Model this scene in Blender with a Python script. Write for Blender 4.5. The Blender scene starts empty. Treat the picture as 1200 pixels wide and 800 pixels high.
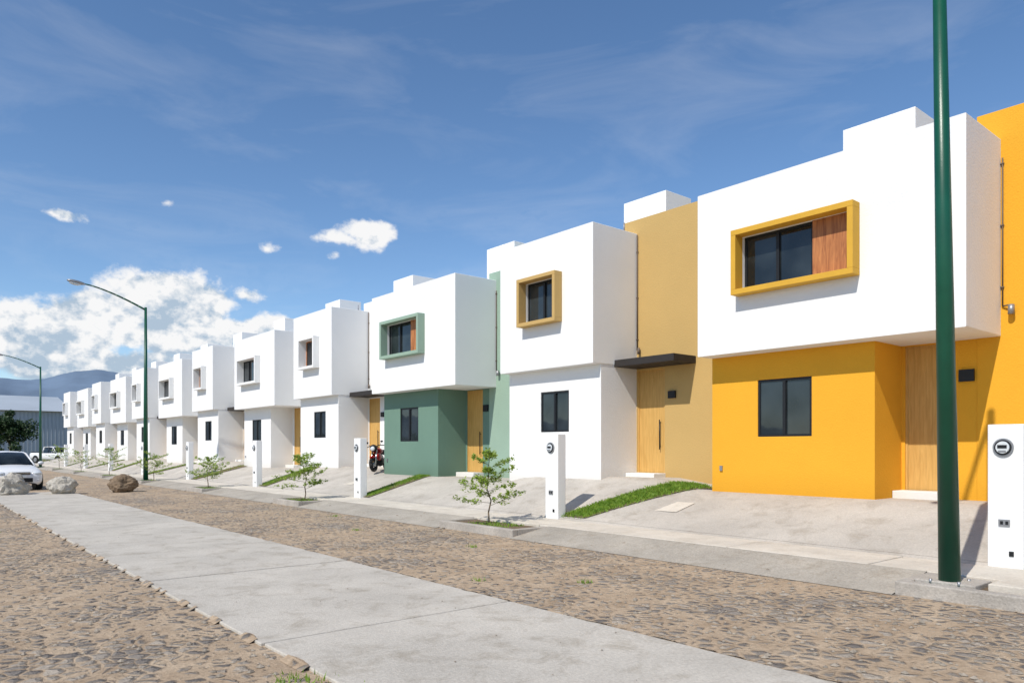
import bpy, bmesh, math, random
from mathutils import Vector, Matrix, noise
random.seed(7)
S=bpy.context.scene
C=S.collection
# ---------------------------------------------------------------- materials
def nodes(m):
    m.use_nodes=True; nt=m.node_tree
    return nt, nt.nodes, nt.links, nt.nodes['Principled BSDF']
def ramp(N,p0,c0,p1,c1):
    r=N.new('ShaderNodeValToRGB'); e=r.color_ramp.elements
    e[0].position=p0; e[0].color=c0; e[1].position=p1; e[1].color=c1
    return r
def g(v,a=1): return (v,v,v,a)
def mat(name,col,rough=.8,var=.12,vscale=1.5,bump=.1,bscale=60,streak=0,metal=0,fine=0,spec=.3,joint=None,stain=0,splash=0):
    m=bpy.data.materials.new(name); nt,N,L,B=nodes(m)
    B.inputs['Roughness'].default_value=rough; B.inputs['Metallic'].default_value=metal
    B.inputs['Specular IOR Level'].default_value=spec
    tc=N.new('ShaderNodeTexCoord')
    n1=N.new('ShaderNodeTexNoise'); n1.inputs['Scale'].default_value=vscale; n1.inputs['Detail'].default_value=5; n1.inputs['Roughness'].default_value=.6
    L.new(tc.outputs['Object'],n1.inputs['Vector'])
    r=ramp(N,.3,g(1-var),.7,g(1)); L.new(n1.outputs['Fac'],r.inputs['Fac'])
    mx=N.new('ShaderNodeMixRGB'); mx.blend_type='MULTIPLY'; mx.inputs['Fac'].default_value=1
    mx.inputs['Color1'].default_value=(*col,1); L.new(r.outputs['Color'],mx.inputs['Color2'])
    out=mx.outputs['Color']
    def mul(fac_out,strength=1):
        nonlocal out
        q=N.new('ShaderNodeMixRGB'); q.blend_type='MULTIPLY'; q.inputs['Fac'].default_value=strength
        L.new(out,q.inputs['Color1']); L.new(fac_out,q.inputs['Color2']); out=q.outputs['Color']
    if fine:
        n=N.new('ShaderNodeTexNoise'); n.inputs['Scale'].default_value=35; n.inputs['Detail'].default_value=4
        L.new(tc.outputs['Object'],n.inputs['Vector']); rr=ramp(N,.35,g(1-fine),.65,g(1)); L.new(n.outputs['Fac'],rr.inputs['Fac']); mul(rr.outputs['Color'])
    if stain:
        n=N.new('ShaderNodeTexNoise'); n.inputs['Scale'].default_value=2.6; n.inputs['Detail'].default_value=6; n.inputs['Roughness'].default_value=.7; n.inputs['Distortion'].default_value=.5
        L.new(tc.outputs['Object'],n.inputs['Vector']); rr=ramp(N,.50,g(1),.68,(1-stain,1-stain*1.1,1-stain*1.25,1)); L.new(n.outputs['Fac'],rr.inputs['Fac']); mul(rr.outputs['Color'])
    if splash:
        sx=N.new('ShaderNodeSeparateXYZ'); L.new(tc.outputs['Object'],sx.inputs[0])
        a=N.new('ShaderNodeMath'); a.operation='MULTIPLY_ADD'; L.new(n1.outputs['Fac'],a.inputs[0]); a.inputs[1].default_value=-.7; L.new(sx.outputs[2],a.inputs[2])
        mr=N.new('ShaderNodeMapRange'); L.new(a.outputs[0],mr.inputs[0]); mr.inputs[1].default_value=.42; mr.inputs[2].default_value=.85
        rr=ramp(N,0,(1-splash,1-splash*1.2,1-splash*1.5,1),1,g(1)); L.new(mr.outputs[0],rr.inputs[0]); mul(rr.outputs[0])
    if joint:
        sx=N.new('ShaderNodeSeparateXYZ'); L.new(tc.outputs['Object'],sx.inputs[0])
        for ax,per in joint:
            a=N.new('ShaderNodeMath'); a.operation='DIVIDE'; L.new(sx.outputs[ax],a.inputs[0]); a.inputs[1].default_value=per
            b=N.new('ShaderNodeMath'); b.operation='FRACT'; L.new(a.outputs[0],b.inputs[0])
            c=N.new('ShaderNodeMath'); c.operation='GREATER_THAN'; L.new(b.outputs[0],c.inputs[0]); c.inputs[1].default_value=.014/per
            rr=ramp(N,0,g(.5),1,g(1)); L.new(c.outputs[0],rr.inputs['Fac']); mul(rr.outputs['Color'])
    L.new(out,B.inputs['Base Color'])
    if bump:
        n2=N.new('ShaderNodeTexNoise'); n2.inputs['Scale'].default_value=bscale; n2.inputs['Detail'].default_value=3
        L.new(tc.outputs['Object'],n2.inputs['Vector'])
        b=N.new('ShaderNodeBump'); b.inputs['Strength'].default_value=bump; b.inputs['Distance'].default_value=.02
        L.new(n2.outputs['Fac'],b.inputs['Height']); L.new(b.outputs[0],B.inputs['Normal'])
    return m
M={}
M['white']=mat('white_stucco',(.82,.815,.80),.9,.05,.7,.2,38,spec=.1)
M['white2']=mat('white_stucco_base',(.81,.80,.78),.9,.06,.9,.26,34,spec=.1,splash=.12)
M['yellow']=mat('yellow_stucco',(.78,.385,.035),.9,.06,.8,.28,38,spec=.1,splash=.1)
M['mustard']=mat('mustard_paint',(.66,.37,.04),.7,.08,3,.1,60)
M['beige']=mat('ochre_stucco',(.54,.36,.14),.9,.06,.8,.28,38,spec=.1,splash=.1)
M['green']=mat('green_stucco',(.155,.25,.195),.9,.08,.8,.28,38,spec=.1,splash=.12)
M['greensun']=mat('sunlit_green_stucco',(.30,.41,.325),.9,.08,.8,.28,38,spec=.1,splash=.1)  # same green paint as the ground storey, lightened to look sunlit
M['black']=mat('black_aluminium',(.015,.016,.018),.45,.1,5,0)
M['slate']=mat('dark_awning',(.035,.03,.028),.6,.2,3,.1)
M['conduit']=mat('conduit',(.16,.12,.09),.6,.2,3,0)
M['grey']=mat('grey_metal',(.35,.35,.36),.45,.15,3,0,metal=.6)
M['polegreen']=mat('green_pole_paint',(.004,.085,.045),.35,.25,2.5,.05,80,spec=.5)
M['slab']=mat('concrete_slab',(.60,.55,.475),.9,.22,.8,.3,70,fine=.16,stain=.24)
M['walk']=mat('sidewalk_concrete',(.70,.635,.54),.9,.2,1.1,.3,70,fine=.1,stain=.15)
M['drive']=mat('driveway_concrete',(.57,.52,.455),.9,.25,.7,.3,60,fine=.14,joint=[(0,2.6)],stain=.2)
M['apron']=mat('apron_concrete',(.49,.44,.37),.9,.3,1.3,.4,60,fine=.2,stain=.22)
M['kerb']=mat('kerb_concrete',(.52,.47,.41),.9,.3,2,.4,60,fine=.2)
M['soil']=mat('soil',(.24,.17,.11),1,.4,4,.8,25,fine=.3)
M['rockw']=mat('pale_rock',(.60,.55,.47),.95,.45,3,1,12,fine=.25)
M['rockb']=mat('brown_rock',(.28,.20,.13),.95,.45,3,1,12,fine=.25)
M['gravel']=mat('gravel_stone',(.40,.34,.27),.95,.55,9,0)
M['carw']=mat('white_car_paint',(.75,.75,.75),.22,.03,1,0,spec=.6)
M['tyre']=mat('tyre_rubber',(.02,.02,.02),.8,.2,5,0)
M['lamp']=mat('lamp_lens',(.65,.68,.7),.1,.1,5,0,spec=.8)
M['red']=mat('red_paint',(.35,.015,.015),.3,.1,5,0)
M['chrome']=mat('chrome',(.6,.6,.6),.2,.05,5,0,metal=1)
M['shed']=mat('shed_metal',(.46,.50,.54),.6,.12,.2,0)
M['shedroof']=mat('shed_roof',(.40,.44,.48),.6,.15,.2,0)
M['bark']=mat('bark',(.20,.15,.10),.95,.4,20,.5,60)
def glass():
    m=bpy.data.materials.new('window_glass'); nt,N,L,B=nodes(m)
    tc=N.new('ShaderNodeTexCoord'); n=N.new('ShaderNodeTexNoise'); n.inputs['Scale'].default_value=1.2; L.new(tc.outputs['Object'],n.inputs['Vector'])
    r=ramp(N,.35,(.008,.011,.013,1),.7,(.035,.045,.05,1)); L.new(n.outputs['Fac'],r.inputs['Fac']); L.new(r.outputs[0],B.inputs['Base Color'])
    B.inputs['Roughness'].default_value=.03; B.inputs['Specular IOR Level'].default_value=.6
    b=N.new('ShaderNodeBump'); b.inputs['Strength'].default_value=.05; b.inputs['Distance'].default_value=.05; L.new(n.outputs['Fac'],b.inputs['Height']); L.new(b.outputs[0],B.inputs['Normal'])
    return m
M['glass']=glass()
def wood(name,c1,c2,groove,gd=.8,gw=.1):
    m=bpy.data.materials.new(name); nt,N,L,B=nodes(m); B.inputs['Roughness'].default_value=.6
    tc=N.new('ShaderNodeTexCoord'); mp=N.new('ShaderNodeMapping'); mp.inputs['Scale'].default_value=(6,6,.6); L.new(tc.outputs['Object'],mp.inputs['Vector'])
    n=N.new('ShaderNodeTexNoise'); n.inputs['Scale'].default_value=3; n.inputs['Detail'].default_value=5; n.inputs['Distortion'].default_value=1.2; L.new(mp.outputs[0],n.inputs['Vector'])
    r=ramp(N,.3,(*c1,1),.7,(*c2,1)); L.new(n.outputs['Fac'],r.inputs['Fac']); out=r.outputs[0]
    if groove:
        sx=N.new('ShaderNodeSeparateXYZ'); L.new(tc.outputs['Object'],sx.inputs[0])
        a=N.new('ShaderNodeMath'); a.operation='DIVIDE'; L.new(sx.outputs[1],a.inputs[0]); a.inputs[1].default_value=groove
        b=N.new('ShaderNodeMath'); b.operation='FRACT'; L.new(a.outputs[0],b.inputs[0])
        c=N.new('ShaderNodeMath'); c.operation='GREATER_THAN'; L.new(b.outputs[0],c.inputs[0]); c.inputs[1].default_value=gw
        q=N.new('ShaderNodeMixRGB'); q.blend_type='MULTIPLY'; q.inputs[0].default_value=1
        rr=ramp(N,0,g(gd),1,g(1)); L.new(c.outputs[0],rr.inputs[0]); L.new(out,q.inputs[1]); L.new(rr.outputs[0],q.inputs[2]); out=q.outputs[0]
    L.new(out,B.inputs['Base Color'])
    return m
M['wood']=wood('brown_wood',(.26,.08,.022),(.55,.22,.07),0)
M['door']=wood('oak_door',(.50,.28,.07),(.62,.37,.11),.10,.82,.08)
def leafmat(name,a,b):
    m=bpy.data.materials.new(name); nt,N,L,B=nodes(m); B.inputs['Roughness'].default_value=.6
    tc=N.new('ShaderNodeTexCoord'); n=N.new('ShaderNodeTexNoise'); n.inputs['Scale'].default_value=9; L.new(tc.outputs['Object'],n.inputs['Vector'])
    r=ramp(N,.35,(*a,1),.65,(*b,1)); L.new(n.outputs['Fac'],r.inputs[0]); L.new(r.outputs[0],B.inputs['Base Color'])
    t=N.new('ShaderNodeBsdfTranslucent'); L.new(r.outputs[0],t.inputs[0]); ms=N.new('ShaderNodeMixShader'); ms.inputs[0].default_value=.35
    o=N['Material Output']; L.new(B.outputs[0],ms.inputs[1]); L.new(t.outputs[0],ms.inputs[2]); L.new(ms.outputs[0],o.inputs[0])
    return m
M['leaf']=leafmat('sapling_leaf',(.19,.31,.03),(.38,.48,.09))
M['grass']=leafmat('grass_blades',(.14,.27,.02),(.28,.42,.05))
M['dleaf']=leafmat('dark_leaf',(.015,.04,.012),(.04,.08,.02))
def cobble():
    m=bpy.data.materials.new('cobblestone_and_dirt'); nt,N,L,B=nodes(m); B.inputs['Roughness'].default_value=.95; B.inputs['Specular IOR Level'].default_value=.1
    tc=N.new('ShaderNodeTexCoord')
    dn=N.new('ShaderNodeTexNoise'); dn.inputs['Scale'].default_value=5; L.new(tc.outputs['Object'],dn.inputs['Vector'])
    dm=N.new('ShaderNodeVectorMath'); dm.operation='SCALE'; dm.inputs['Scale'].default_value=.12; L.new(dn.outputs['Color'],dm.inputs[0])
    ad=N.new('ShaderNodeVectorMath'); L.new(tc.outputs['Object'],ad.inputs[0]); L.new(dm.outputs[0],ad.inputs[1])
    v=N.new('ShaderNodeTexVoronoi'); v.inputs['Scale'].default_value=7.5; L.new(ad.outputs[0],v.inputs['Vector'])
    ve=N.new('ShaderNodeTexVoronoi'); ve.feature='DISTANCE_TO_EDGE'; ve.inputs['Scale'].default_value=7.5; L.new(ad.outputs[0],ve.inputs['Vector'])
    big=N.new('ShaderNodeTexNoise'); big.inputs['Scale'].default_value=.6; big.inputs['Detail'].default_value=6; big.inputs['Roughness'].default_value=.7; L.new(tc.outputs['Object'],big.inputs['Vector'])
    cov=ramp(N,.36,g(.03),.60,g(.32)); L.new(big.outputs[0],cov.inputs[0])
    sb=N.new('ShaderNodeMath'); sb.operation='SUBTRACT'; L.new(ve.outputs['Distance'],sb.inputs[0]); L.new(cov.outputs[0],sb.inputs[1])
    sep=N.new('ShaderNodeSeparateColor'); L.new(v.outputs['Color'],sep.inputs[0])
    s2=N.new('ShaderNodeMath'); s2.operation='MULTIPLY_ADD'; L.new(sep.outputs[1],s2.inputs[0]); s2.inputs[1].default_value=.13; L.new(sb.outputs[0],s2.inputs[2])
    fn=N.new('ShaderNodeTexNoise'); fn.inputs['Scale'].default_value=28; fn.inputs['Detail'].default_value=5; fn.inputs['Roughness'].default_value=.65; L.new(tc.outputs['Object'],fn.inputs['Vector'])
    f2=N.new('ShaderNodeMath'); f2.operation='MULTIPLY_ADD'; L.new(fn.outputs[0],f2.inputs[0]); f2.inputs[1].default_value=.19; L.new(s2.outputs[0],f2.inputs[2])
    mask=ramp(N,.12,g(0),.21,g(1)); L.new(f2.outputs[0],mask.inputs[0])
    sc=N.new('ShaderNodeValToRGB'); e=sc.color_ramp.elements; e[0].color=(.21,.185,.165,1); e[1].color=(.52,.445,.36,1); x=e.new(.5); x.color=(.34,.295,.25,1)
    L.new(sep.outputs[0],sc.inputs[0])
    dc=ramp(N,.3,(.37,.265,.175,1),.7,(.62,.485,.345,1)); n3=N.new('ShaderNodeTexNoise'); n3.inputs['Scale'].default_value=2.2; n3.inputs['Detail'].default_value=7; n3.inputs['Roughness'].default_value=.75; L.new(tc.outputs['Object'],n3.inputs['Vector']); L.new(n3.outputs[0],dc.inputs[0])
    mx=N.new('ShaderNodeMixRGB'); L.new(mask.outputs[0],mx.inputs[0]); L.new(dc.outputs[0],mx.inputs[1]); L.new(sc.outputs[0],mx.inputs[2])
    fr=ramp(N,.3,g(.70),.7,g(1.0)); L.new(fn.outputs[0],fr.inputs[0])
    m2=N.new('ShaderNodeMixRGB'); m2.blend_type='MULTIPLY'; m2.inputs[0].default_value=1; L.new(mx.outputs[0],m2.inputs[1]); L.new(fr.outputs[0],m2.inputs[2])
    L.new(m2.outputs[0],B.inputs['Base Color'])
    ht=N.new('ShaderNodeMath'); ht.operation='MULTIPLY_ADD'; L.new(fn.outputs[0],ht.inputs[0]); ht.inputs[1].default_value=.5
    rnd=ramp(N,.06,g(0),.36,g(1)); L.new(f2.outputs[0],rnd.inputs[0]); L.new(rnd.outputs[0],ht.inputs[2])
    b=N.new('ShaderNodeBump'); b.inputs['Strength'].default_value=1; b.inputs['Distance'].default_value=.032; L.new(ht.outputs[0],b.inputs['Height']); L.new(b.outputs[0],B.inputs['Normal'])
    return m
M['cobble']=cobble()
M['field']=mat('dry_field',(.22,.19,.09),1,.5,.05,0,fine=.3)
M['hill']=mat('haze_tinted_hill',(.15,.21,.295),1,.3,.006,0)  # bluish distance haze is painted into the base colour
M['farleaf']=mat('far_foliage',(.035,.06,.03),1,.5,.4,0)
# ---------------------------------------------------------------- builder
class MB:
    def __init__(s): s.bm=bmesh.new(); s.m=[]
    def mi(s,k):
        if k not in s.m: s.m.append(k)
        return s.m.index(k)
    def face(s,pts,k,smooth=False):
        f=s.bm.faces.new([s.bm.verts.new(p) for p in pts]); f.material_index=s.mi(k); f.smooth=smooth; return f
    def box(s,x0,x1,y0,y1,z0,z1,k):
        v=[s.bm.verts.new((x,y,z)) for x in(x0,x1) for y in(y0,y1) for z in(z0,z1)]
        for q in((0,1,3,2),(4,6,7,5),(0,4,5,1),(2,3,7,6),(0,2,6,4),(1,5,7,3)):
            f=s.bm.faces.new([v[i] for i in q]); f.material_index=s.mi(k)
    def cyl(s,p0,p1,r0,r1,k,seg=12,caps=True,smooth=True):
        p0=Vector(p0);p1=Vector(p1); d=(p1-p0).normalized(); a=d.orthogonal().normalized(); b=d.cross(a)
        A=[];Bv=[]
        for i in range(seg):
            t=2*math.pi*i/seg; o=a*math.cos(t)+b*math.sin(t)
            A.append(s.bm.verts.new(p0+o*r0)); Bv.append(s.bm.verts.new(p1+o*r1))
        mi=s.mi(k)
        for i in range(seg):
            j=(i+1)%seg; f=s.bm.faces.new((A[i],A[j],Bv[j],Bv[i])); f.material_index=mi; f.smooth=smooth
        if caps:
            f=s.bm.faces.new(A[::-1]); f.material_index=mi; f=s.bm.faces.new(Bv); f.material_index=mi
    def tube(s,pts,r,k,seg=8):
        for i in range(len(pts)-1):
            ra=r[i] if isinstance(r,list) else r; rb=r[i+1] if isinstance(r,list) else r
            s.cyl(pts[i],pts[i+1],ra,rb,k,seg)
    def ell(s,c,r,k,rot=None,sub=2):
        res=bmesh.ops.create_icosphere(s.bm,subdivisions=sub,radius=1)
        Mx=Matrix.Translation(c)@(rot.to_4x4() if rot else Matrix())@Matrix.Diagonal((*r,1))
        bmesh.ops.transform(s.bm,matrix=Mx,verts=res['verts'])
        mi=s.mi(k)
        for v in res['verts']:
            for f in v.link_faces: f.material_index=mi; f.smooth=True
    def loft(s,secs,k,smooth=True,cap=True,kf=None):
        rows=[[s.bm.verts.new(p) for p in sec] for sec in secs]
        for i in range(len(rows)-1):
            for j in range(len(rows[0])-1):
                f=s.bm.faces.new((rows[i][j],rows[i][j+1],rows[i+1][j+1],rows[i+1][j])); f.material_index=s.mi(kf(i,j) if kf else k); f.smooth=smooth
        if cap:
            for r in (rows[0][::-1],rows[-1]):
                f=s.bm.faces.new(r); f.material_index=s.mi(k)
    def front(s,y0,y1,x0,x1,z0,z1,k,holes=(),depth=.1):
        """box whose street face (x=x0) has real rectangular openings (ya,yb,za,zb)"""
        ys=sorted({y0,y1}|{h[0] for h in holes}|{h[1] for h in holes}); zs=sorted({z0,z1}|{h[2] for h in holes}|{h[3] for h in holes})
        for i in range(len(ys)-1):
            for j in range(len(zs)-1):
                cy=(ys[i]+ys[i+1])/2; cz=(zs[j]+zs[j+1])/2
                if any(h[0]<cy<h[1] and h[2]<cz<h[3] for h in holes): continue
                s.face([(x0,ys[i],zs[j]),(x0,ys[i],zs[j+1]),(x0,ys[i+1],zs[j+1]),(x0,ys[i+1],zs[j])],k)
        for h in holes:
            a,b,c,d=h; e=x0+depth
            for q in([(x0,a,c),(e,a,c),(e,a,d),(x0,a,d)],[(x0,b,c),(x0,b,d),(e,b,d),(e,b,c)],[(x0,a,c),(x0,b,c),(e,b,c),(e,a,c)],[(x0,a,d),(e,a,d),(e,b,d),(x0,b,d)],[(e,a,c),(e,b,c),(e,b,d),(e,a,d)]): s.face(q,k)
        s.face([(x1,y0,z0),(x1,y1,z0),(x1,y1,z1),(x1,y0,z1)],k)
        s.face([(x0,y0,z0),(x1,y0,z0),(x1,y0,z1),(x0,y0,z1)],k)
        s.face([(x0,y1,z0),(x0,y1,z1),(x1,y1,z1),(x1,y1,z0)],k)
        s.face([(x0,y0,z1),(x1,y0,z1),(x1,y1,z1),(x0,y1,z1)],k)
        s.face([(x0,y0,z0),(x0,y1,z0),(x1,y1,z0),(x1,y0,z0)],k)
        bmesh.ops.remove_doubles(s.bm,verts=s.bm.verts,dist=.0005)
    def done(s,name,parent=None,bevel=0,recalc=True,seg=2):
        if recalc: bmesh.ops.recalc_face_normals(s.bm,faces=s.bm.faces)
        me=bpy.data.meshes.new(name); s.bm.to_mesh(me); s.bm.free()
        for k in s.m: me.materials.append(M[k])
        o=bpy.data.objects.new(name,me); C.objects.link(o)
        if bevel:
            b=o.modifiers.new('bevel','BEVEL'); b.width=bevel; b.segments=seg; b.limit_method='ANGLE'; b.angle_limit=math.radians(40)
        if parent:
            o.parent=parent; o.matrix_parent_inverse=Matrix.Translation(parent.location).inverted()
        return o
def empty(name,loc):
    e=bpy.data.objects.new(name,None); e.empty_display_size=.5; e.location=loc; C.objects.link(e); return e
# ---------------------------------------------------------------- houses
PER=13.15
def window(b,x,ya,yb,za,zb,fr='black',mull=True):
    t=.045
    b.box(x-.03,x+.02,ya,yb,za,za+t,fr); b.box(x-.03,x+.02,ya,yb,zb-t,zb,fr)
    b.box(x-.03,x+.02,ya,ya+t,za+t,zb-t,fr); b.box(x-.03,x+.02,yb-t,yb,za+t,zb-t,fr)
    if mull:
        c=(ya+yb)/2; b.box(x-.04,x+.018,c-.03,c+.03,za+t,zb-t,fr)
        b.face([(x,ya+t,za+t),(x,ya+t,zb-t),(x,c,zb-t),(x,c,za+t)],'glass'); b.face([(x-.015,c,za+t),(x-.012,c,zb-t),(x-.012,yb-t,zb-t),(x-.015,yb-t,za+t)],'glass')
    else: b.face([(x,ya+t,za+t),(x,ya+t,zb-t),(x,yb-t,zb-t),(x,yb-t,za+t)],'glass')
def ringframe(b,x0,x1,ya,yb,za,zb,t,k):
    b.box(x0,x1,ya,yb,za,za+t,k); b.box(x0,x1,ya,yb,zb-t,zb,k)
    b.box(x0+.001,x1,ya,ya+t,za+t,zb-t,k); b.box(x0+.001,x1,yb-t,yb,za+t,zb-t,k)
def doorleaf(b,x,ya,yb,za,zb,k='door'):
    b.box(x-.02,x+.03,ya+.04,yb-.04,za,zb-.04,k)
    b.box(x-.035,x+.03,ya,ya+.04,za,zb,k); b.box(x-.035,x+.03,yb-.04,yb,za,zb,k); b.box(x-.034,x+.03,ya+.04,yb-.04,zb-.04,zb,k)
    hy=ya+.14
    b.cyl((x-.07,hy,za+.55),(x-.07,hy,za+1.25),.013,.013,'black',8)
    for zz in(.62,1.18): b.cyl((x-.07,hy,za+zz),(x-.01,hy,za+zz),.008,.008,'black',6)
def townhouse_wide(k,lower,frame,tall,panel=True):
    o=PER*k; e=empty('townhouse',(15,6.5+o,0))
    b=MB(); b.front(4.15+o,8.97+o,12.3,21,3.42,6.62,'white',[(5.84+o,7.95+o,4.57,5.58)],.14); b.done('upper_storey',e,.012)
    b=MB(); b.front(5.7+o,8.95+o,12.76,20.9,-.1,3.5,lower,[(6.83+o,7.92+o,1.82,2.91)],.09); b.done('ground_storey',e,.012)
    b=MB(); b.box(13.8,20.85,2.02+o,4.5+o,-.1,6.88 if tall=='greensun' else 7.1,tall); b.done('stair_tower',e,.012)
    b=MB(); b.front(4.5+o,5.9+o,13.81,20.7,-.1,3.5,tall if tall!='greensun' else 'green',[(4.82+o,5.64+o,.86,3.40)],.09); b.done('entrance_wall',e)
    b=MB(); b.box(13.42,13.9,4.78+o,5.695+o,.3,.86,'white2'); b.done('door_step',e,.01)
    b=MB(); b.box(16.5,17.65,6.53+o,8.08+o,6.5,8.8,'white'); b.done('roof_box',e,.012)
    b=MB(); ringframe(b,12.05,12.298,5.74+o,8.05+o,4.47,5.68,.1,frame); b.done('window_surround',e,.006)
    b=MB(); window(b,12.40,(6.58 if panel else 5.84)+o,7.95+o,4.57,5.58)
    if panel: b.box(12.33,12.43,5.84+o,6.58+o,4.57,5.58,'wood')
    b.done('upper_window',e)
    b=MB(); window(b,12.81,6.83+o,7.92+o,1.82,2.91); b.done('ground_window',e)
    b=MB(); doorleaf(b,13.87,4.82+o,5.64+o,.86,3.40); b.done('front_door',e)
    b=MB(); b.box(13.76,13.81,4.53+o,4.76+o,2.72,2.92,'black'); b.box(12.73,12.76,8.7+o,8.76+o,1.15,1.25,'grey'); b.done('number_plaque',e)
    b=MB(); b.cyl((13.78,4.12+o,3.9),(13.78,4.12+o,6.3),.012,.012,'conduit',8)
    for zz in(4.2,5.2,6.2): b.box(13.765,13.8,4.10+o,4.15+o,zz,zz+.02,'conduit')
    b.cyl((13.72,3.98+o,3.75),(13.72,3.98+o,3.9),.05,.045,'grey'); b.cyl((13.78,4.12+o,3.9),(13.72,3.98+o,3.9),.012,.012,'conduit',6)
    b.done('conduit',e)
    return e
def townhouse_narrow(k,lower,frame,tall,wframe='black'):
    o=PER*k; e=empty('townhouse',(15,12+o,0))
    b=MB(); b.front(11.76+o,15.12+o,12.2,21,3.55,6.76,'white',[(12.87+o,14.09+o,4.71,5.72)],.14); b.done('upper_storey',e,.012)
    b=MB(); b.front(11.775+o,15.08+o,12.48,20.9,-.1,3.6,lower,[(12.84+o,13.85+o,2.0,3.0)],.09); b.done('ground_storey',e,.012)
    b=MB(); b.front(9.0+o,12.15+o,13.72,20.85,-.1,7.1,tall,[(10.93+o,11.75+o,1.02,3.46)],.09); b.done('stair_tower',e,.012)
    b=MB(); b.box(16.5,17.65,13.1+o,14.65+o,6.5,8.8,'white'); b.done('roof_box',e,.012)
    b=MB(); ringframe(b,11.95,12.198,12.78+o,14.18+o,4.62,5.81,.09,frame); b.done('window_surround',e,.006)
    b=MB(); window(b,12.30,12.87+o,14.09+o,4.71,5.72,wframe); b.done('upper_window',e)
    b=MB(); window(b,12.53,12.84+o,13.85+o,2.0,3.0); b.done('ground_window',e)
    b=MB(); doorleaf(b,13.78,10.93+o,11.75+o,1.02,3.46); b.done('front_door',e)
    b=MB(); b.box(12.92,13.719,10.05+o,11.774+o,3.5,3.66,'slate'); b.done('door_awning',e,.008)
    b=MB(); b.box(13.67,13.72,10.6+o,10.8+o,2.75,2.92,'black'); b.done('number_plaque',e)
    b=MB(); b.box(13.3,13.8,10.9+o,11.76+o,.4,1.02,'white2'); b.done('door_step',e,.01)
    b=MB(); b.cyl((13.69,11.73+o,3.95),(13.69,11.73+o,6.72),.014,.014,'conduit',8)
    for zz in(4.2,5.2,6.3): b.box(13.68,13.72,11.71+o,11.76+o,zz,zz+.02,'conduit')
    b.cyl((13.66,11.66+o,3.85),(13.66,11.66+o,4.0),.035,.03,'conduit')
    b.cyl((13.3,11.8+o,6.7),(13.3,11.8+o,6.95),.02,.02,'grey',6)
    b.done('conduit',e)
    return e
townhouse_wide(0,'yellow','mustard','yellow')
townhouse_narrow(0,'white2','beige','beige')
townhouse_wide(1,'green','greensun','greensun')
townhouse_narrow(1,'white2','white','white2','wood')
townhouse_wide(2,'white2','white','white2',True)
townhouse_narrow(2,'white2','white','white2','wood')
for k in (3,4,5):
    townhouse_wide(k,'white2','white','white2',False); townhouse_narrow(k,'white2','white','white2')
townhouse_narrow(-1,'white2','beige','beige')
b=MB()
for (y,x) in ((27,14.5),(27.8,14.2),(39.5,14.6),(52,15),(33.5,15)):
    b.cyl((x,y,6.6),(x,y,7.1),.03,.03,'white',8); b.cyl((x,y+.5,6.6),(x,y+.5,6.95),.03,.03,'white',8)
b.done('roof_vent_pipes')
# ---------------------------------------------------------------- ground
b=MB(); b.face([(-4000,-4000,-.05),(6000,-4000,-.05),(6000,6000,-.05),(-4000,6000,-.05)],'field'); b.done('ground')
b=MB(); b.face([(-9,-25,0),(9.4,-25,0),(9.4,125,0),(-9,125,0)],'cobble'); b.done('cobblestone_road')
b=MB()
y=-22.9
while y<29:
    t=.028+random.uniform(-.004,.004); l=3.6
    b.box(2.28+random.uniform(-.015,.015),4.88+random.uniform(-.015,.015),y,y+l-.022,-.1,t,'slab'); y+=l
b.done('concrete_track',None,.008)
b=MB(); b.box(2.32,4.84,-22,29,-.1,.006,'soil'); b.done('track_joint_fill')
b=MB()
for side,x0 in((-1,2.28),(1,4.88)):
    n_=900; pts=[]
    for i in range(n_+1):
        yy=-2+31*i/n_; w_=max(0,-.005+.045*noise.fractal(Vector((yy*2.2,side*9,0)),1,2,5))
        pts.append((yy,w_))
    for i in range(n_):
        y0,w0=pts[i]; y1,w1=pts[i+1]
        if w0<=.001 and w1<=.001: continue
        b.face([(x0+side*.06,y0,.004),(x0+side*.06,y1,.004),(x0-side*.01,y1,.037),(x0-side*.01,y0,.037)],'cobble')
        b.face([(x0-side*.01,y0,.037),(x0-side*.01,y1,.037),(x0-side*(.012+w1),y1,.0345),(x0-side*(.012+w0),y0,.0345)],'cobble')
b.done('dirt_drift')
b=MB(); y=-20.3
while y<84:
    b.box(9.3,10.3,y,y+2.03,-.1,.165+random.uniform(-.004,.004),'walk'); y+=2.045
b.done('sidewalk',None,.01)
def floor_at(y):
    p=(y)%PER
    if p<2.2: p+=PER
    if p<9: return .73
    if p<10.5: return .73+.2*(p-9)/1.5
    if p<14.3: return .93
    return max(.73,.93-.2*(p-14.3)/1.0)
def dz(x,y):
    f=floor_at(y); t=min(1,max(0,(x-10.3)/2.35))
    return .16+(f-.16)*t
b=MB()
xs=[10.3+.2*i for i in range(19)]; ysd=[-20+.5*i for i in range(208)]
rows=[[b.bm.verts.new((x,yy,dz(x,yy))) for yy in ysd] for x in xs]
mi=b.mi('drive')
for i in range(len(xs)-1):
    for j in range(len(ysd)-1):
        f=b.bm.faces.new((rows[i][j],rows[i+1][j],rows[i+1][j+1],rows[i][j+1])); f.material_index=mi; f.smooth=True
b.done('driveway')
planters=[(-3.0,3.55),(10.1,12.4),(19.2,21.0),(27.5,29.3),(36.0,37.8),(44.2,46),(52.4,54.2),(60.6,62.4),(68.8,70.6)]
edges=[-20]+[v for p in planters for v in p]+[84]
b=MB()
for i in range(0,len(edges),2):
    a,c=edges[i],edges[i+1]
    b.face([(8.35,a,.006),(9.3,a,.16),(9.3,c,.16),(8.35,c,.006)],'apron')
b.done('driveway_apron')
kb=MB(); sb=MB()
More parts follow.
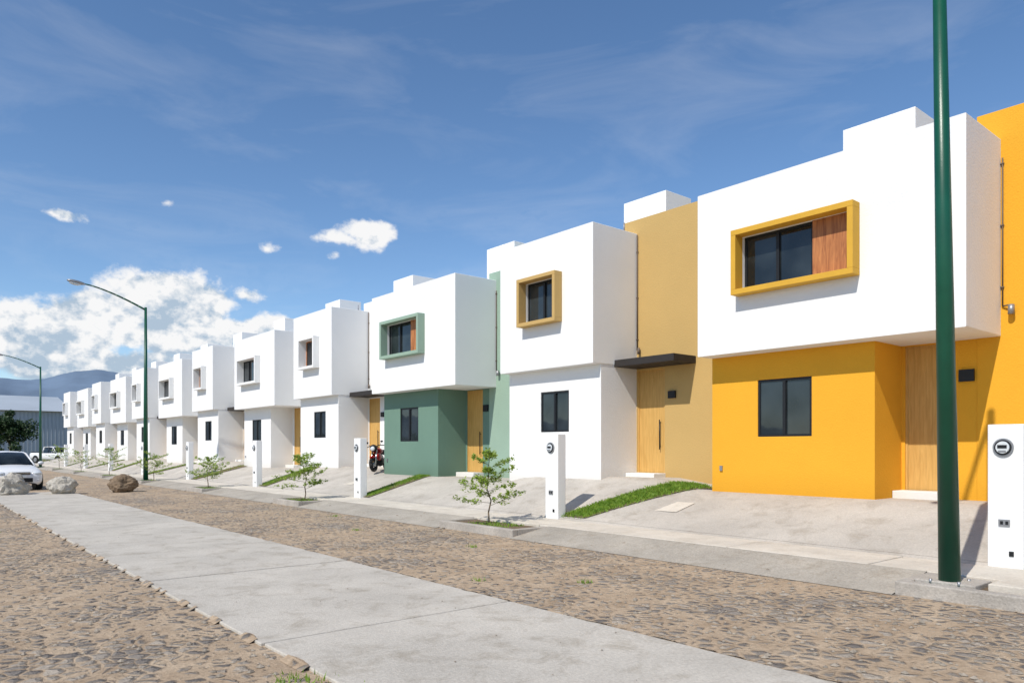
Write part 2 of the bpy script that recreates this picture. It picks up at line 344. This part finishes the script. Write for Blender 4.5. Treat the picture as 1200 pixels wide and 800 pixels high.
for a,c in planters:
    kb.box(8.42,8.56,a,c,-.05,.15,'kerb'); kb.box(8.56,9.3,a,a+.12,-.05,.15,'kerb'); kb.box(8.56,9.3,c-.12,c,-.05,.15,'kerb')
    sb.face([(8.56,a+.12,.11),(9.3,a+.12,.12),(9.3,c-.12,.12),(8.56,c-.12,.11)],'soil')
kb.done('planter_kerb',None,.015); sb.done('planter_soil')
b=MB(); b.box(8.75,9.28,1.75,2.75,.05,.19,'walk'); b.box(8.62,9.1,2.82,3.42,.05,.17,'kerb'); b.done('concrete_cover',None,.012)
b=MB()
def cover(x,y,w):
    b.face([(x-w,y-w,dz(x-w,y)+.012),(x+w,y-w,dz(x+w,y)+.012),(x+w,y+w,dz(x+w,y)+.012),(x-w,y+w,dz(x-w,y)+.012)],'walk')
cover(11.55,9.0,.3); cover(11.6,22.0,.28)
b.done('inspection_cover')
# ---------------------------------------------------------------- grass
def grass(name,quad,n,h,zf):
    b=MB(); mi=b.mi('grass')
    for _ in range(n):
        s,t=random.random(),random.random()
        p=[ (1-s)*(1-t)*quad[0][i]+s*(1-t)*quad[1][i]+s*t*quad[2][i]+(1-s)*t*quad[3][i] for i in(0,1)]
        edge=min(s,1-s,t*3,(1-t)*3)
        if noise.noise(Vector((p[0]*1.7,p[1]*1.7,3)))<-.25 and random.random()<.75: continue
        if edge<.1 and random.random()<.6: continue
        p[0]+=random.gauss(0,.03); p[1]+=random.gauss(0,.03)
        z=zf(p[0],p[1]); a=random.uniform(0,6.28); w=.006+.004*random.random(); hh=h*random.uniform(.4,1.2)
        dx,dy=math.cos(a)*w,math.sin(a)*w; lx,ly=random.gauss(0,.45)*hh,random.gauss(0,.45)*hh
        f=b.bm.faces.new([b.bm.verts.new(q) for q in((p[0]-dx,p[1]-dy,z),(p[0]+dx,p[1]+dy,z),(p[0]+lx*.4+dx*.6,p[1]+ly*.4+dy*.6,z+hh*.6),(p[0]+lx,p[1]+ly,z+hh))]); f.material_index=mi
    b.done(name,recalc=False)
def patch(quad,n,h=.06):
    b=MB()
    N_=8
    for i in range(N_):
        s0,s1=i/N_,(i+1)/N_
        def L(s,t): 
            x=(1-t)*((1-s)*quad[0][0]+s*quad[3][0])+t*((1-s)*quad[1][0]+s*quad[2][0]); y=(1-t)*((1-s)*quad[0][1]+s*quad[3][1])+t*((1-s)*quad[1][1]+s*quad[2][1]); return (x,y,dz(x,y)+.02)
        b.face([L(s0,0),L(s0,1),L(s1,1),L(s1,0)],'soil')
    b.done('grass_strip_soil'); grass('grass_strip',quad,n,h,lambda x,y:dz(x,y)+.015)
patch([(10.45,10.3),(10.45,11.0),(13.2,9.7),(13.2,9.0)],14000,.055)
patch([(10.4,18.9),(10.4,19.5),(13.2,20.0),(13.2,19.3)][::1],6000,.05)
patch([(10.4,26.6),(10.4,27.4),(13.4,27.2),(13.4,26.4)],5000,.05)
for yy in (35.2,43.3,51.5,59.5,67.5): patch([(10.4,yy-.4),(10.4,yy+.4),(13.0,yy+.4),(13.0,yy-.4)],1500)
patch([(10.4,2.3),(10.4,2.9),(13.2,2.4),(13.2,1.8)],5000)
for a,c in planters: 
    cy=(a+c)/2; grass('planter_grass',[(8.6,cy-.6),(9.25,cy-.6),(9.25,cy+.6),(8.6,cy+.6)],500 if a>0 else 260,.05,lambda x,y:.115)
grass('verge_weeds',[(8.7,1.2),(9.2,1.2),(9.2,1.7),(8.7,1.7)],900,.11,lambda x,y:.115)
b=MB(); mi=b.mi('grass')
for cx,cy,R in((2.05,4.55,.16),(2.1,4.85,.1),(7.2,9.6,.05),(.6,12,.05),(7.9,16,.06),(5.4,7.1,.03),(6.3,6.2,.04),(6.9,13,.05),(-.2,9,.05),(1.4,17,.07)):
    for q in range(int(450*R)+8):
        x,y=cx+random.gauss(0,R),cy+random.gauss(0,R); a=random.uniform(0,6.28); w=.006; hh=.03*random.uniform(.5,1.3)
        dx,dy=math.cos(a)*w,math.sin(a)*w; lx,ly=random.gauss(0,.02),random.gauss(0,.02)
        f=b.bm.faces.new([b.bm.verts.new(p) for p in((x-dx,y-dy,.0),(x+dx,y+dy,.0),(x+lx,y+ly,hh+.02))]); f.material_index=mi
b.done('road_weeds',recalc=False)
b=MB(); mi=b.mi('gravel')
ico=[(0,0,1),(.9,0,.2),(.28,.85,.2),(-.72,.53,.2),(-.72,-.53,.2),(.28,-.85,.2),(0,0,-.4)]
for _ in range(12000):
    y=1.5+24*random.random()**1.7; x=random.uniform(-3,9.2)
    if 2.25<x<4.9 and random.random()<.97: continue
    if x>8.3 and random.random()<.7: continue
    z=.0 if not 2.25<x<4.9 else .03
    if x>8.35: z=(x-8.35)*.16
    r=.008+.034*random.random()**3
    if 2.25<x<4.9: r=min(r,.012)
    a=random.uniform(0,6.28); sy=random.uniform(.6,1); c,s_=math.cos(a),math.sin(a)
    vs=[b.bm.verts.new((x+r*(px*c-py*sy*s_),y+r*(px*s_+py*sy*c),z+r*pz*.6)) for px,py,pz in ico]
    for i in range(5):
        j=(i+1)%5
        for q in((vs[0],vs[1+i],vs[1+j]),(vs[6],vs[1+j],vs[1+i])): f=b.bm.faces.new(q); f.material_index=mi
b.done('gravel',recalc=False)
# ---------------------------------------------------------------- meter pillars
for i,y in enumerate((3.05,11.1,19.4,27.4,35.7,43.8,52,60,68)):
    z0=dz(10.35,y)-.05; zt=1.89
    e=empty('meter_pillar',(10.4,y,.15))
    b=MB(); b.box(10.3,10.52,y-.19,y+.19,z0,zt,'white'); b.done('pillar_body',e,.012)
    b=MB(); zc=zt-.28
    b.cyl((10.299,y+.02,zc),(10.28,y+.02,zc),.11,.11,'grey',28); b.cyl((10.283,y+.02,zc),(10.272,y+.02,zc),.092,.092,'black',28)
    b.cyl((10.272,y+.02,zc),(10.25,y+.02,zc),.076,.07,'lamp',24); b.box(10.245,10.27,y-.03,y+.07,zc-.01,zc+.03,'black'); b.box(10.244,10.27,y-.02,y+.06,zc-.055,zc-.035,'grey'); b.done('electric_meter',e)
    b=MB(); b.box(10.285,10.3,y-.05,y+.07,.66,.74,'grey'); b.box(10.28,10.29,y-.035,y-.005,.68,.72,'black'); b.box(10.28,10.29,y+.02,y+.05,.68,.72,'black'); b.box(10.29,10.3,y-.09,y-.04,.30,.36,'black'); b.done('outlet_box',e)
# ---------------------------------------------------------------- street lamps
def street_lamp(x,y,lean=0):
    e=empty('street_lamp',(x,y,.12))
    b=MB(); h=8.05; lx=lean
    b.cyl((x,y,.12),(x-lx,y+lx*.6,h),.108,.055,'polegreen',24)
    b.box(x-.19,x+.19,y-.19,y+.19,.10,.135,'polegreen')
    for sx in(-.14,.14):
        for sy in(-.14,.14): b.cyl((x+sx,y+sy,.13),(x+sx,y+sy,.19),.018,.018,'grey',6)
    b.done('pole',e)
    b=MB(); x2=x-lx; y2=y+lx*.6
    pts=[(x2-2.5*t, y2, h-.12+ .85*(1-(1-t)**1.45)) for t in [i/8 for i in range(9)]]
    b.tube(pts,[.045-.002*i for i in range(9)],'polegreen',10); b.done('arm',e)
    b=MB(); p=Vector(pts[-1]); rot=Matrix.Rotation(math.radians(8),3,'Y')
    b.ell(p+Vector((-.28,0,.03)),(.38,.15,.085),'grey',rot); b.ell(p+Vector((-.33,0,-.035)),(.24,.12,.07),'lamp',rot); b.done('luminaire',e)
street_lamp(8.77,3.12,.13); street_lamp(8.8,36.8); street_lamp(8.8,68.9)
b=MB(); b.box(8.62,9.0,2.95,3.3,.08,.105,'kerb'); b.done('lamp_footing')
# ---------------------------------------------------------------- saplings
def sapling(x,y,h,R,nl,seed):
    rd=random.Random(seed); e=empty('sapling_tree',(x,y,.12)); b=MB(); lf=MB(); mi=lf.mi('leaf')
    pts=[Vector((x,y,.1))]; 
    for i in range(1,7): pts.append(Vector((x+rd.gauss(0,.025)*i*.6,y+rd.gauss(0,.025)*i*.6,.1+h*i/6)))
    b.tube(pts,[.018-.0024*i for i in range(7)],'bark',7)
    nb=18
    for i in range(nb):
        t=.26+.74*i/nb; k=min(5,int(t*6)); p=pts[k].lerp(pts[k+1],t*6-k) if k<6 else pts[6]
        a=i*2.4+rd.uniform(-.6,.6); L=R*(1.1-.75*abs(t-.42)/.58)*rd.uniform(.5,1.2)
        d=Vector((math.cos(a),math.sin(a),rd.uniform(.05,.6)))
        q=[p, p+d*L*.5, p+d*L+Vector((0,0,-.08*L))]
        b.tube(q,[.005,.0035,.0012],'bark',5)
        nt_=5
        for tw in range(nt_):
            s=.25+.75*tw/(nt_-1); c0=q[0]+d*L*s; sg=1 if tw%2 else -1
            tl=L*.45*(1.15-s*.6); td=(Vector((-math.sin(a),math.cos(a),0))*sg+d*.7+Vector((0,0,rd.uniform(-.25,.45)))).normalized()
            b.tube([c0,c0+td*tl],[.0022,.001],'bark',4)
            for j in range(max(3,nl//(nb*nt_))):
                c=c0+td*tl*rd.uniform(.1,1.1)+Vector((rd.gauss(0,.02),rd.gauss(0,.02),rd.gauss(0,.025)))
                w=rd.uniform(.009,.018); l=rd.uniform(.02,.04); an=rd.uniform(0,6.28)
                u=Vector((math.cos(an),math.sin(an),rd.gauss(0,.4))); v=Vector((-math.sin(an),math.cos(an),rd.gauss(0,.6)))
                f=lf.bm.faces.new([lf.bm.verts.new(c+o) for o in(u*-l,v*-w,u*l,v*w)]); f.material_index=mi
    b.done('trunk',e); lf.done('foliage',e,recalc=False)
sapling(9.0,11.5,1.4,.62,2900,11); sapling(9.0,20.1,1.25,.75,2900,2); sapling(9.0,28.6,1.15,.7,2400,3)
sapling(9.0,36.2,1.2,.7,1800,4); sapling(9.0,45.3,1.5,.9,1800,5); sapling(9.0,53.4,1.3,.8,1400,6); sapling(9.0,61.5,1.6,.9,1400,7)
# ---------------------------------------------------------------- boulders
def boulder(x,y,r,k,seed):
    bm=bmesh.new(); bmesh.ops.create_icosphere(bm,subdivisions=4,radius=1)
    for v in bm.verts:
        p=v.co.copy(); n=noise.fractal(p*1.3+Vector((seed*7,0,0)),1,2,5)*.28+abs(noise.noise(p*2.6+Vector((seed,3,0))))*.18
        v.co=p*(1+n)
        v.co=Vector((round(v.co.x*5)/5*.35+v.co.x*.65,v.co.y,round(v.co.z*4)/4*.3+v.co.z*.7))
        v.co=Vector((v.co.x*r[0],v.co.y*r[1],max(v.co.z*r[2]+r[2]*.75,-.05)))
    me=bpy.data.meshes.new('boulder'); bm.to_mesh(me); bm.free(); me.materials.append(M[k])
    o=bpy.data.objects.new('boulder',me); o.location=(x,y,0); C.objects.link(o)
boulder(3.0,30.3,(.52,.5,.40),'rockw',1); boulder(4.45,29.8,(.42,.42,.36),'rockw',2); boulder(6.4,30,(.44,.4,.34),'rockb',3.3)
# ---------------------------------------------------------------- vehicles
def car(name,loc,ang,kind):
    e=empty(name,(0,0,0))
    if kind=='sedan':
        st=[(2.16,.60,.32,.52),(2.12,.72,.22,.66),(1.95,.81,.19,.78),(1.5,.85,.2,.88),(1.0,.86,.2,.95),(.4,.86,.2,.97),(-.4,.86,.2,.98),(-1.2,.86,.2,1.0),(-1.75,.84,.22,1.02),(-2.08,.78,.28,.98),(-2.16,.68,.34,.8)]
        gh=[(1.08,.74,.94),(.30,.60,1.42),(-.35,.60,1.47),(-.95,.58,1.42),(-1.62,.68,1.0)]
    else:
        st=[(2.6,.70,.45,.75),(2.55,.82,.35,.95),(2.4,.88,.32,1.05),(1.8,.92,.34,1.12),(1.2,.93,.34,1.15),(.5,.93,.34,1.16),(-.3,.93,.34,1.16),(-1.2,.93,.34,1.16),(-2.0,.93,.36,1.16),(-2.5,.92,.42,1.16),(-2.56,.9,.5,1.1)]
        gh=[(1.35,.80,1.12),(.75,.70,1.72),(.2,.70,1.78),(-.55,.70,1.76),(-.75,.80,1.14)]
    b=MB(); secs=[]
    for x,w,zb,zt in st:
        h=zt-zb; half=[(w*.80,zb),(w*.97,zb+h*.12),(w,zb+h*.45),(w*.985,zb+h*.72),(w*.93,zb+h*.93),(w*.72,zt+.01),(w*.35,zt+.035),(0,zt+.045)]
        secs.append([(x,p[0],p[1]) for p in half]+[(x,-p[0],p[1]) for p in half[-2::-1]])
    b.loft(secs,'carw')
    o=b.done('body',e,recalc=True)
    s=o.modifiers.new('s','SUBSURF'); s.levels=1; s.render_levels=1
    b=MB(); secs=[]
    for x,w,z in gh:
        zb=.9 if kind=='sedan' else 1.1
        wb=.80 if kind=='sedan' else .86
        secs.append([(x,wb,zb),(x,w+ (wb-w)*.5,(zb+z)/2),(x,w,z-.03),(x,w*.8,z+.01),(x,0,z+.03),(x,-w*.8,z+.01),(x,-w,z-.03),(x,-w-(wb-w)*.5,(zb+z)/2),(x,-wb,zb)])
    n=len(secs)
    b.loft(secs,'carw',kf=lambda i,j:'glass' if (i in(0,n-2) or j in(0,1,6,7)) else 'carw')
    for sgn in(-1,1):
        for i in range(n-1):
            a=Vector(secs[i][2]); c=Vector(secs[i+1][2]); a.y*=sgn; c.y*=sgn
            b.cyl(a,c,.035,.035,'carw',6)
        for i in range(1,n-1):
            p=Vector(secs[i][2]); q=Vector(secs[i][0]); p.y*=sgn; q.y*=sgn; b.cyl(q,p,.03,.03,'carw' if i!=2 else 'black',6)
    b.done('cabin',e)
    zl=.68 if kind=='sedan' else .85; xf=st[1][0]; b=MB()
    for sgn in(-1,1):
        b.ell(Vector((xf-.10,sgn*.58,zl-.03)),(.13,.19,.075),'lamp'); b.ell(Vector((xf-.02,sgn*.60,zl-.28)),(.06,.08,.05),'lamp')
        b.ell(Vector((gh[0][0]-.12,sgn*.97,1.02 if kind=='sedan' else 1.25)),(.07,.11,.075),'carw')
        b.ell(Vector((st[-2][0]+.02,sgn*.66,.85)),(.09,.14,.1),'red')
    b.box(xf-.05,xf+.055,-.34,.34,zl-.07,zl+.02,'black'); b.box(xf-.05,xf+.05,-.42,.42,zl-.36,zl-.2,'black'); b.box(xf,xf+.065,-.33,.33,zl-.035,zl-.015,'chrome')
    b.box(xf,xf+.075,-.22,.22,zl-.185,zl-.09,'lamp'); b.done('lights_and_grille',e)
    b=MB(); r=.31 if kind=='sedan' else .38
    for x in((1.35,-1.35) if kind=='sedan' else (1.65,-1.6)):
        for sgn in(-1,1):
            w=st[4][1]
            b.cyl((x,sgn*(w-.22),r+.03),(x,sgn*(w+.008),r+.03),r+.06,r+.06,'black',24)
            b.cyl((x,sgn*(w-.2),r),(x,sgn*(w+.02),r),r,r,'tyre',24); b.cyl((x,sgn*(w),r),(x,sgn*(w+.028),r),r*.62,r*.58,'grey',16)
    b.done('wheels',e)
    if kind!='sedan':
        b=MB(); b.box(-2.45,-.85,-.8,.8,1.15,1.215,'black'); b.done('cargo_bed',e)
    e.rotation_euler=(0,0,ang); e.location=loc
car('parked_car',(3.35,35.3,0),math.radians(-84),'sedan')
car('pickup_truck',(13.0,92,0.0),math.radians(-60),'pickup')
def motorcycle(x,y,z,ang):
    e=empty('motorcycle',(0,0,0)); b=MB()
    for wx in(-.6,.62):
        for i in range(20):
            a0=2*math.pi*i/20; a1=2*math.pi*(i+1)/20
            b.cyl((wx+.22*math.cos(a0),0,.29+.22*math.sin(a0)),(wx+.22*math.cos(a1),0,.29+.22*math.sin(a1)),.075,.075,'tyre',8,False)
        for i in range(6):
            a0=math.pi*i/3; b.cyl((wx,0,.29),(wx+.2*math.cos(a0),0,.29+.2*math.sin(a0)),.018,.018,'grey',5)
        b.cyl((wx,-.08,.29),(wx,.08,.29),.09,.09,'grey',14)
    b.done('wheels',e); b=MB()
    for s in(-.09,.09): b.cyl((.62,s,.3),(.38,s,.9),.028,.028,'chrome',8); b.cyl((-.6,s,.3),(-.15,s,.35),.03,.03,'black',8); b.cyl((-.6,s*1.5,.3),(-.4,s*1.5,.68),.03,.03,'chrome',8)
    b.cyl((.35,0,.82),(-.1,0,.35),.04,.04,'black',8); b.cyl((.35,0,.78),(-.6,0,.66),.04,.04,'black',8)
    b.ell(Vector((.02,0,.40)),(.28,.17,.2),'black'); b.ell(Vector((-.05,0,.55)),(.2,.12,.14),'grey'); b.cyl((-.05,-.17,.27),(-.85,-.19,.38),.045,.06,'chrome',10)
    b.done('frame_and_engine',e); b=MB()
    b.ell(Vector((.12,0,.80)),(.27,.18,.14),'red'); b.ell(Vector((-.34,0,.78)),(.38,.16,.09),'black'); b.ell(Vector((-.7,0,.72)),(.2,.12,.09),'red'); b.ell(Vector((.62,0,.57)),(.24,.09,.06),'red')
    b.ell(Vector((.3,.12,.58)),(.2,.06,.16),'red'); b.ell(Vector((.3,-.12,.58)),(.2,.06,.16),'red')
    b.ell(Vector((.46,0,.92)),(.13,.16,.15),'black'); b.ell(Vector((.56,0,.90)),(.05,.1,.09),'lamp')
    b.tube([(.25,-.36,1.0),(.34,-.18,1.02),(.36,0,.98),(.34,.18,1.02),(.25,.36,1.0)],.018,'black',8)
    for s in(-1,1): b.cyl((.32,s*.22,1.02),(.34,s*.3,1.14),.008,.008,'black',5); b.ell(Vector((.34,s*.31,1.16)),(.02,.06,.04),'black')
    b.done('tank_seat_handlebar',e); e.rotation_euler=(math.radians(6),0,ang); e.location=(x,y,z)
    e.scale=(.88,.88,.88)
motorcycle(12.95,22.65,dz(12.95,22.65),math.radians(215))
# ---------------------------------------------------------------- background
b=MB()
b.box(-30,20.5,130,160,-.1,7.2,'shed')
for i in range(100): 
    y_=-30+.5*i; b.box(y_,y_+.06,129.9,129.99,0,7.0,'shedroof')
b.face([(-30.6,129.4,7.15),(21,129.4,7.15),(21,145,10.2),(-30.6,145,10.2)],'shedroof'); b.face([(-30.6,145,10.2),(21,145,10.2),(21,160.6,7.15),(-30.6,160.6,7.15)],'shedroof')
b.face([(20.5,130,7.2),(20.5,160,7.2),(20.5,145,10.1)],'shed')
b.done('warehouse')
def tree(x,y,h,r,n,name='tree',leaf='dleaf',ls=.16):
    e=empty(name,(x,y,0)); b=MB()
    b.cyl((x,y,-.05),(x,y,h*.45),.16,.11,'bark',10)
    for i in range(7):
        a=i*.9; b.cyl((x,y,h*.35),(x+math.cos(a)*r*.6,y+math.sin(a)*r*.6,h*.65),.07,.02,'bark',6)
    b.done('trunk_and_limbs',e); b=MB(); mi=b.mi(leaf)
    cl=[(Vector((random.gauss(0,.42)*r,random.gauss(0,.42)*r,h*.62+random.gauss(0,.16)*h)),random.uniform(.25,.5)*r) for _ in range(26)]
    for _ in range(n):
        c,rr=random.choice(cl); d=Vector((random.gauss(0,1),random.gauss(0,1),random.gauss(0,.8))).normalized()*rr*random.random()**.4
        p=Vector((x,y,0))+c+d; u=Vector((random.gauss(0,1),random.gauss(0,1),random.gauss(0,1))).normalized(); v=u.orthogonal().normalized()
        f=b.bm.faces.new([b.bm.verts.new(p+o) for o in(u*-ls,v*-ls*.5,u*ls,v*ls*.5)]); f.material_index=mi
    b.done('crown',e,recalc=False)
tree(10.1,102,5.6,1.9,5000); tree(5,108,5,2,3500)
b=MB(); mi=b.mi('farleaf')
for _ in range(14000):
    a=random.uniform(-.5,1.9); R=random.uniform(300,330); p=Vector((R*math.sin(a),R*math.cos(a),0))
    hh=5+4*noise.noise(p*.03)+3*noise.noise(p*.12); p.z=random.random()**.7*hh
    u=Vector((random.gauss(0,1),random.gauss(0,1),random.gauss(0,.6)))*1.3; v=u.orthogonal().normalized()*1.2
    f=b.bm.faces.new([b.bm.verts.new(p+o) for o in(-u,-v,u,v)]); f.material_index=mi
b.done('distant_trees',recalc=False)
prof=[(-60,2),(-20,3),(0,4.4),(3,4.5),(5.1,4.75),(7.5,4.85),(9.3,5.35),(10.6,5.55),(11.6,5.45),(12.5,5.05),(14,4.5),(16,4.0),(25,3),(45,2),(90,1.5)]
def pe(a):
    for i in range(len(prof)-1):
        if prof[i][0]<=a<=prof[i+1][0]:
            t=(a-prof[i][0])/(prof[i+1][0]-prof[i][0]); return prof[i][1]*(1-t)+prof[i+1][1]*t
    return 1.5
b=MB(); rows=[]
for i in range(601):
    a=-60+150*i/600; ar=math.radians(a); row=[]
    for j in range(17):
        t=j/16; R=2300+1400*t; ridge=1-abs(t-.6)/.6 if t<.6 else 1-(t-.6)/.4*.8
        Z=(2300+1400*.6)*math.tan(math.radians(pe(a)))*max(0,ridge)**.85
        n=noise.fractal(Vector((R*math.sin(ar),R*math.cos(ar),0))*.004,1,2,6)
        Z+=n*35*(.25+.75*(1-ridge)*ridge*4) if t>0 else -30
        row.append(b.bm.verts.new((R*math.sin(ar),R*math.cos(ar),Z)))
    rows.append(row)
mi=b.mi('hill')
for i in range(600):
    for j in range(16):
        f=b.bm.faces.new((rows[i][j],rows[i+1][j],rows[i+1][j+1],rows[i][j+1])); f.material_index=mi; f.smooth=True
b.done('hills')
# ---------------------------------------------------------------- light
AZ=math.radians(12); EL=math.radians(48)
sun=bpy.data.lights.new('sun','SUN'); sun.energy=4.35; sun.angle=math.radians(.5); sun.color=(1,.955,.875)
so=bpy.data.objects.new('sun',sun); C.objects.link(so)
so.rotation_euler=Vector((math.cos(EL)*math.cos(AZ),math.cos(EL)*math.sin(AZ),-math.sin(EL))).to_track_quat('-Z','Y').to_euler()
w=bpy.data.worlds.new('World'); S.world=w; w.use_nodes=True; nt=w.node_tree; N=nt.nodes; L=nt.links; N.clear()
try: w.cycles.sampling_method='MANUAL'; w.cycles.sample_map_resolution=256
except Exception as ex: print(ex)
sky=N.new('ShaderNodeTexSky'); sky.sky_type='NISHITA'; sky.sun_disc=False; sky.sun_elevation=EL
sky.sun_rotation=math.atan2(-math.cos(AZ),-math.sin(AZ))%(2*math.pi); sky.air_density=1.0; sky.dust_density=.5; sky.ozone_density=2.0; sky.altitude=1300
hs=N.new('ShaderNodeHueSaturation'); hs.inputs['Saturation'].default_value=1.12; L.new(sky.outputs[0],hs.inputs['Color'])
bg=N.new('ShaderNodeBackground'); bg.inputs[1].default_value=.15; L.new(hs.outputs[0],bg.inputs[0])
def mth(op,a,b_=None,c=None):
    n=N.new('ShaderNodeMath'); n.operation=op
    for i,v in enumerate((a,b_,c)):
        if v is None: continue
        if isinstance(v,(int,float)): n.inputs[i].default_value=v
        else: L.new(v,n.inputs[i])
    return n.outputs[0]
tc=N.new('ShaderNodeTexCoord'); sx=N.new('ShaderNodeSeparateXYZ'); L.new(tc.outputs['Generated'],sx.inputs[0])
az=mth('ARCTAN2',sx.outputs[0],sx.outputs[1]); el=mth('ARCSINE',sx.outputs[2])
TH=39.8
def dirof(px,py):
    return math.radians(TH)+math.atan((px-600)/867), math.atan((525-py)/math.hypot(867,px-600))
blobs=[(195,352,75,36,2.0),(140,378,100,34,2.0),(85,392,80,30,1.8),(25,388,70,34,1.9),(-80,380,110,44,2),(245,400,110,28,1.8),(325,385,60,14,1.1),(120,428,200,26,1.7),(370,405,80,14,1.0),
 (438,275,36,19,1.3),(400,280,38,9,.9),(393,298,14,6,.5),(72,250,36,9,1.0),(313,291,17,7,.7),(195,238,10,5,.4),(286,345,18,8,.6)]
best=None
for px,py,rx,ry,am in blobs:
    ca,ce=dirof(px,py); ra=rx/867*math.cos(ca-math.radians(TH))**2; re=ry/867*math.cos(ca-math.radians(TH)); 
    ra=max(ra,.002)
    dx=mth('MULTIPLY',mth('SUBTRACT',az,ca),1/ra); dy=mth('MULTIPLY',mth('SUBTRACT',el,ce),1/re)
    d=mth('SQRT',mth('ADD',mth('MULTIPLY',dx,dx),mth('MULTIPLY',dy,dy)))
    v=mth('MULTIPLY',mth('SUBTRACT',1.25,d),am)
    best=v if best is None else mth('MAXIMUM',best,v)
def nz(scale,off=(0,0,0),detail=7,rough=.58):
    mp=N.new('ShaderNodeMapping'); mp.inputs['Location'].default_value=off; mp.inputs['Scale'].default_value=(1,1,1.3); L.new(tc.outputs['Generated'],mp.inputs[0])
    n=N.new('ShaderNodeTexNoise'); n.inputs['Scale'].default_value=scale; n.inputs['Detail'].default_value=detail; n.inputs['Roughness'].default_value=rough; L.new(mp.outputs[0],n.inputs['Vector']); return n.outputs['Fac']
n1=nz(19); n2=nz(19,(.006,.003,-.012))
dens=mth('ADD',mth('MINIMUM',best,1.7),mth('MULTIPLY',mth('SUBTRACT',n1,.5),3.2))
mr=N.new('ShaderNodeMapRange'); mr.interpolation_type='SMOOTHSTEP'; L.new(dens,mr.inputs[0]); mr.inputs[1].default_value=.2; mr.inputs[2].default_value=.8
mask=mr.outputs[0]
lit=mth('ADD',.54,mth('MULTIPLY',mth('SUBTRACT',n1,n2),6))
lit=mth('ADD',lit,mth('MULTIPLY',mth('SUBTRACT',el,.13),4.5))
r=ramp(N,.1,(.44,.55,.67,1),.9,(.96,.955,.95,1)); L.new(lit,r.inputs[0])
bg2=N.new('ShaderNodeBackground'); bg2.inputs[1].default_value=1; L.new(r.outputs[0],bg2.inputs[0])
mp=N.new('ShaderNodeMapping'); mp.inputs['Scale'].default_value=(1.2,1.2,4.5); mp.inputs['Rotation'].default_value=(.3,.25,0); L.new(tc.outputs['Generated'],mp.inputs[0])
cn=N.new('ShaderNodeTexNoise'); cn.inputs['Scale'].default_value=3.2; cn.inputs['Detail'].default_value=7; cn.inputs['Roughness'].default_value=.6; cn.inputs['Distortion'].default_value=.6; L.new(mp.outputs[0],cn.inputs['Vector'])
cr=N.new('ShaderNodeMapRange'); L.new(cn.outputs[0],cr.inputs[0]); cr.inputs[1].default_value=.5; cr.inputs[2].default_value=.85; cr.inputs[4].default_value=.15
tot=mth('MAXIMUM',mth('MULTIPLY',mask,.97),cr.outputs[0])
ms=N.new('ShaderNodeMixShader'); L.new(tot,ms.inputs[0]); L.new(bg.outputs[0],ms.inputs[1]); L.new(bg2.outputs[0],ms.inputs[2])
wo=N.new('ShaderNodeOutputWorld'); L.new(ms.outputs[0],wo.inputs[0])
# ---------------------------------------------------------------- camera
cd=bpy.data.cameras.new('camera'); cd.sensor_width=36; cd.lens=26; cd.shift_y=125/1200; cd.clip_end=20000; cd.clip_start=.05
co=bpy.data.objects.new('camera',cd); co.location=(0,0,1.6); co.rotation_euler=(math.pi/2,0,-math.radians(TH)); C.objects.link(co); S.camera=co
S.view_settings.view_transform='Standard'; S.view_settings.look='None'; S.view_settings.exposure=0
